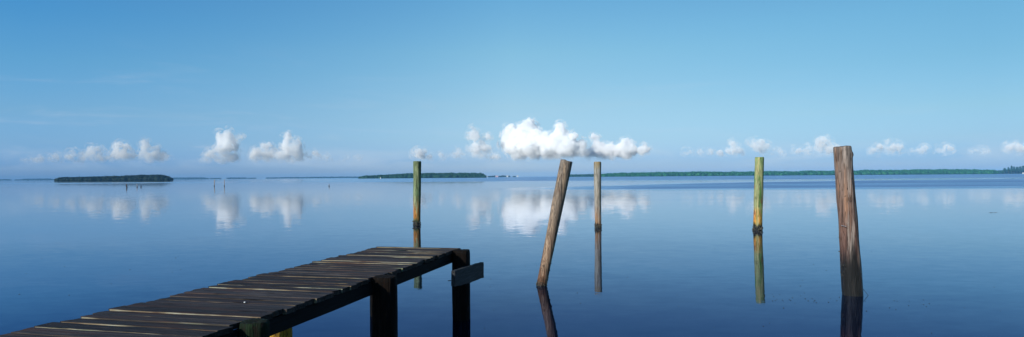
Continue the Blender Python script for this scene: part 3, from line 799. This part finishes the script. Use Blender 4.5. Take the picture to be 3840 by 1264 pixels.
# white boat at right edge
bX = (3838 - CX) / F * (YR - 30)
bt = empty('boat', (bX, YR - 30, 0)); tag(bt, 'small white boat moored at the woods, cut by the right edge', 'boat')
V = []; n = 10
for i in range(n + 1):
    t = i / n; hw = 1.3 * math.sin(math.pi * min(1, .18 + .82 * (1 - t))) ** .6 if t < 1 else 0.03; x_ = -3.5 + 7 * t; sh = 1.3 + .5 * t * t
    V += [(x_, -hw, sh), (x_, -hw * .6, -.2), (x_, hw * .6, -.2), (x_, hw, sh)]
Fc = []
for i in range(n):
    a_ = i * 4
    for k in range(3): Fc.append((a_ + k, a_ + 4 + k, a_ + 5 + k, a_ + k + 1))
    Fc.append((a_ + 3, a_ + 7, a_ + 4, a_))
Fc.append((3, 2, 1, 0)); Fc.append((n * 4, n * 4 + 1, n * 4 + 2, n * 4 + 3))
mesh_obj('hull', V, Fc, wht, bt)
box('cabin', (-.4, 0, 2.2), (2.6, 1.7, 1.6), wht, bt)
box('windscreen', (.93, 0, 2.4), (.1, 1.4, .7), winm, bt)
box('canopy', (-.6, 0, 3.9), (3.4, 2.2, .25), wht, bt)
for sx_ in (-1.9, .7):
    for sy_ in (-.75, .75): rod('canopy_post', (sx_, sy_, 2.9), (sx_, sy_, 3.8), .06, wht, bt)

# ---------------------------------------------------------------- clouds (far beyond the haze)
def cloud_mat(name, dens, z0=0.0, z1=1.0, er=(0.40, 0.58), ns=0.0042):
    mt = bpy.data.materials.new(name); mt.use_nodes = True
    nt = NT(mt.node_tree); nt.n.clear()
    out = nt.new('ShaderNodeOutputMaterial')
    v = nt.new('ShaderNodeVolumeScatter'); v.inputs['Color'].default_value = (1, 1, 1, 1)
    v.inputs['Anisotropy'].default_value = -0.25
    P = nt.new('ShaderNodeNewGeometry').outputs['Position']
    n = nt.noise(P, ns, 6, 0.62, 0.4)
    x, y, z = nt.sep(P)
    zz = nt.math('ADD', z, nt.math('MULTIPLY', nt.math('SUBTRACT', nt.noise(nt.scale(P, (0.0016, 0.0016, 0.004)), 1.0, 3, 0.6), 0.5), 320.0))
    dn = nt.math('MULTIPLY', nt.math('MULTIPLY', nt.rng(n, er[0], er[1]), dens), nt.rng(zz, z0, z1))
    nt.link(dn, v.inputs['Density'])
    nt.link(v.outputs[0], out.inputs['Volume'])
    return mt
YC_ = 15000.0
def cloud(label, blobs, base_px, mt, seed=0, vox=20.0):
    """blobs: (px, py, radius px) as seen; built at their real distance and thickness"""
    r_ = np.random.default_rng(seed)
    sc_ = YC_ / F
    ac = Acc(); v0, f0 = ico(3); v1, f1 = ico(2)
    for (px, py, r) in blobs:
        # the bank runs towards the viewer at its right end, so the sun reaches all of its face
        dY_ = -(px - blobs[0][0]) * sc_ * (0.8 if mt.name == 'cloud_bright' else 0.0) + r_.normal(0, 80)
        c = np.array(at(px, py, YC_ + dY_))
        R_ = r * sc_
        ac.add(v0 * R_ * 0.86 + c, f0)
        for q in range(int(8 + r)):
            d_ = r_.normal(0, 1, 3); d_ /= np.linalg.norm(d_)
            if d_[2] < -0.3: d_[2] *= -1
            s_ = R_ * r_.uniform(.22, .5)
            c2 = c + d_ * R_ * .84
            ac.add(v1 * s_ + c2, f1)
            for w_ in range(3):
                e = r_.normal(0, 1, 3); e /= np.linalg.norm(e)
                ac.add(v1 * s_ * r_.uniform(.25, .5) + c2 + (e + d_ * .5) * s_ * .8, f1)
    V, Fc = ac.get()
    zb = at(blobs[0][0], base_px, YC_).z
    c0 = V.mean(0); c0[2] = zb
    o = mesh_obj('cloud', V - c0, Fc, None, loc=c0)
    md = o.modifiers.new('r', 'REMESH'); md.mode = 'VOXEL'; md.voxel_size = vox
    dg = bpy.context.evaluated_depsgraph_get(); dg.update()
    me = bpy.data.meshes.new_from_object(o.evaluated_get(dg))
    old = o.data; o.modifiers.clear(); o.data = me; bpy.data.meshes.remove(old)
    n = len(me.vertices)
    co = np.empty(n * 3, np.float32); me.vertices.foreach_get('co', co); co = co.reshape(-1, 3)
    nn = np.empty(n * 3, np.float32); me.vertices.foreach_get('normal', nn); nn = nn.reshape(-1, 3)
    dsp = np.array([mn.fractal(Vector((float(p[0]), float(p[1]), float(p[2]))) * 0.006 + Vector((seed * 3.0, 0, 0)), 0.8, 2.1, 4) for p in co])
    co = co + nn * (dsp * 44.0 + 18.0)[:, None]
    # cumulus bases are flat and ragged
    rag = np.array([mn.fractal(Vector((float(p[0]), float(p[1]), 0.0)) * 0.004 + Vector((seed * 5.0, 2, 0)), 0.9, 2.1, 3) for p in co])
    lo_ = rag * 45.0 - 60.0
    co[:, 2] = np.where(co[:, 2] < lo_, lo_ + (co[:, 2] - lo_) * 0.12, co[:, 2])
    me.vertices.foreach_set('co', co.ravel().astype(np.float32)); me.update()
    fr_ = me.copy(); fr_.name = 'cloud_fringe'
    fn = np.empty(n * 3, np.float32); fr_.vertices.foreach_get('normal', fn); fn = fn.reshape(-1, 3)
    co2 = co + fn * (48.0 + np.abs(dsp) * 60.0)[:, None]
    co2[:, 2] = np.maximum(co2[:, 2], lo_ - 60.0)
    fr_.vertices.foreach_set('co', co2.ravel().astype(np.float32)); fr_.update()
    fr_.materials.clear(); fr_.materials.append(fringe_of[mt.name])
    link(bpy.data.objects.new('cloud_fringe', fr_), o)
    me.polygons.foreach_set('use_smooth', np.ones(len(me.polygons), dtype=bool))
    me.materials.clear(); me.materials.append(mt); o.data.name = 'cloud'
    o['label'] = label; o['category'] = 'cloud'; o['group'] = 'cumulus clouds low over the horizon'
    return o
def zpx(px, py): return at(px, py, YC_).z
def zp(px, lo, hi): return zpx(px, lo), zpx(px, hi)
cmL = cloud_mat('cloud_faint', 0.0085, *zp(300, 628, 565))
cmM = cloud_mat('cloud_soft', 0.013, *zp(900, 628, 545), (0.38, 0.56))
cmC = cloud_mat('cloud_bright', 0.020, *zp(2050, 616, 556), (0.34, 0.53))
cmN = cloud_mat('cloud_thin', 0.010, *zp(1750, 612, 570))
cmR = cloud_mat('cloud_right', 0.008, *zp(3100, 604, 545))
cmF = cloud_mat('cloud_veil', 0.006, *zp(2600, 608, 570))
fringe_of = {}
for m_, dd in ((cmL, .0030), (cmM, .0045), (cmC, .0075), (cmN, .0035), (cmR, .0035), (cmF, .0022)):
    hz_ = zp(300, 625, 585) if m_ in (cmL, cmM) else zp(2500, 612, 574)
    fringe_of[m_.name] = cloud_mat(m_.name + '_fringe', dd, *hz_, (0.48, 0.64), 0.0075)
cloud('faint low cloud puffs left of all the others', [(100, 603, 10), (152, 598, 14), (200, 594, 15), (128, 604, 9)], 612, cmF, 1)
cloud('faint ragged cloud group above the dark island', [(268, 585, 17), (300, 597, 18), (355, 572, 20), (350, 592, 24), (385, 595, 18), (430, 600, 12), (410, 590, 10)], 612, cmL, 2)
cloud('rounded pale cloud between two others above the tall part of the dark island', [(447, 565, 24), (462, 580, 27), (480, 592, 22), (425, 590, 14), (470, 558, 15), (442, 548, 10)], 612, cmL, 3)
cloud('forked pale cloud rightmost above the dark island', [(543, 537, 15), (550, 560, 16), (548, 588, 22), (585, 563, 14), (595, 588, 22), (617, 590, 12), (565, 592, 20), (530, 540, 8)], 612, cmL, 4)
cloud('single tall rounded cloud above the pair of distant stakes', [(853, 505, 12), (838, 530, 24), (858, 530, 22), (850, 553, 28), (868, 552, 18), (822, 575, 20), (795, 580, 16), (775, 597, 15), (760, 602, 10), (830, 598, 22), (870, 595, 20), (896, 515, 9), (898, 525, 8)], 612, cmM, 5)
cloud('cloud group with one narrow tower, left of the green post', [(1080, 510, 12), (1083, 530, 14), (1075, 552, 17), (1105, 548, 20), (1068, 572, 24), (1100, 575, 26), (1120, 590, 18), (1010, 545, 8), (995, 555, 14), (1025, 560, 10), (975, 572, 20), (960, 590, 20), (1000, 590, 22), (1035, 590, 20), (1060, 595, 20), (1090, 600, 20)], 612, cmM, 6)
cloud('low wispy cloud tail right of the narrow cloud tower', [(1180, 573, 9), (1168, 585, 12), (1190, 595, 14), (1220, 598, 10), (1243, 600, 7), (1290, 602, 8), (1303, 594, 6), (1345, 601, 8)], 612, cmF, 7)
cloud('small cloud puff above the upright green post behind the dock', [(1572, 572, 12), (1592, 568, 10), (1562, 582, 12), (1580, 585, 14), (1610, 591, 7), (1614, 588, 6)], 603, cmN, 8)
cloud('low broken puffs between the small puff and the large cloud', [(1655, 582, 9), (1693, 585, 8), (1722, 572, 11), (1712, 585, 10), (1660, 590, 8), (1735, 592, 9), (1850, 590, 10), (1868, 588, 8)], 603, cmF, 9)
cloud('slender forked cloud left of the large bright cloud', [(1775, 487, 10), (1785, 500, 12), (1765, 512, 14), (1782, 515, 14), (1792, 530, 14), (1830, 514, 10), (1815, 522, 12), (1832, 526, 9), (1800, 548, 22), (1775, 560, 16), (1820, 565, 20), (1790, 582, 16), (1830, 585, 14)], 603, cmN, 10)
cloud('largest brightest white cloud in the middle of the sky', [(1950, 560, 40), (2010, 558, 44), (2070, 562, 40), (2130, 568, 32), (1990, 540, 30), (2120, 540, 24), (1982, 480, 24), (1965, 487, 22), (1995, 492, 20), (1920, 487, 14), (1905, 498, 16), (1930, 505, 26), (1908, 525, 22), (1945, 530, 34), (2015, 503, 16), (1990, 530, 36), (2035, 512, 16), (1920, 560, 22), (1960, 565, 30), (2010, 560, 34), (2050, 550, 26),
      (2098, 478, 12), (2100, 495, 16), (2095, 515, 24), (2078, 512, 14), (2120, 515, 18), (2148, 510, 13), (2140, 530, 20), (2100, 545, 34), (2060, 575, 26), (2150, 560, 26), (2175, 548, 16), (2180, 570, 18), (2130, 575, 24), (1900, 545, 14), (1945, 585, 20), (2000, 585, 20), (2100, 585, 20)], 598, cmC, 11)
cloud('bright low cloud with two tops right of the largest cloud', [(2250, 580, 20), (2300, 578, 22), (2350, 574, 24), (2226, 514, 10), (2238, 522, 11), (2240, 545, 15), (2255, 555, 18), (2230, 570, 18), (2210, 575, 12), (2295, 565, 20), (2275, 575, 22), (2342, 532, 12), (2340, 550, 17), (2355, 560, 20), (2320, 570, 24), (2375, 575, 14), (2412, 562, 12), (2405, 573, 14), (2425, 565, 9), (2250, 585, 16), (2300, 587, 16), (2350, 587, 16), (2195, 582, 8)], 598, cmC, 12)
cloud('thin low cloud streak left of the mossy green post', [(2570, 575, 10), (2590, 572, 9), (2625, 575, 9), (2665, 573, 12), (2640, 576, 8), (2745, 540, 8), (2752, 555, 12), (2760, 570, 15), (2735, 572, 12), (2780, 570, 10), (2700, 577, 10)], 598, cmN, 13)
cloud('soft rounded cloud right above the mossy green post', [(2830, 532, 9), (2820, 543, 12), (2850, 545, 16), (2870, 555, 14), (2840, 558, 14), (2862, 568, 12), (2900, 572, 9), (2925, 572, 8)], 598, cmR, 14)
cloud('soft domed cloud with a low left tail, left of the thick piling', [(2975, 560, 7), (2995, 568, 8), (3020, 572, 11), (3040, 560, 10), (3083, 528, 10), (3075, 540, 16), (3095, 548, 20), (3070, 560, 14), (3115, 560, 16), (3135, 558, 10), (3100, 570, 14)], 598, cmR, 15)
cloud('rounded soft cloud just right of the thick piling', [(3297, 552, 12), (3330, 535, 9), (3363, 548, 14), (3350, 558, 14), (3375, 562, 13), (3340, 567, 12), (3300, 565, 10), (3270, 570, 10), (3320, 570, 10)], 594, cmR, 16)
cloud('small twin puffs midway between the rounded cloud and the right edge', [(3440, 565, 8), (3468, 558, 11), (3455, 568, 9), (3520, 565, 10), (3548, 552, 10), (3565, 560, 10), (3540, 566, 9), (3420, 571, 7)], 594, cmR, 17)
cloud('thin wisp of cloud, second from the right edge', [(3665, 562, 8), (3685, 568, 7), (3705, 571, 6), (3640, 572, 6)], 594, cmF, 18)
cloud('bright small cloud touching the right photo edge', [(3805, 545, 10), (3795, 552, 10), (3822, 555, 11), (3840, 562, 10), (3780, 556, 7), (3855, 560, 10)], 594, cmR, 19)

# ---------------------------------------------------------------- haze
hm = bpy.data.materials.new('haze_air'); hm.use_nodes = True
nt = NT(hm.node_tree); nt.n.clear()
out = nt.new('ShaderNodeOutputMaterial'); pv = nt.new('ShaderNodeVolumePrincipled')
pv.inputs['Color'].default_value = (0.17, 0.48, 0.86, 1)
pv.inputs['Density'].default_value = 0.00011
pv.inputs['Anisotropy'].default_value = -0.25
nt.link(pv.outputs[0], out.inputs['Volume'])
hz = box('haze', (0, 0, 17.0), (13000, 13000, 36.0), hm)
hz['kind'] = 'stuff'; hz['label'] = 'pale blue sea haze over the bay'
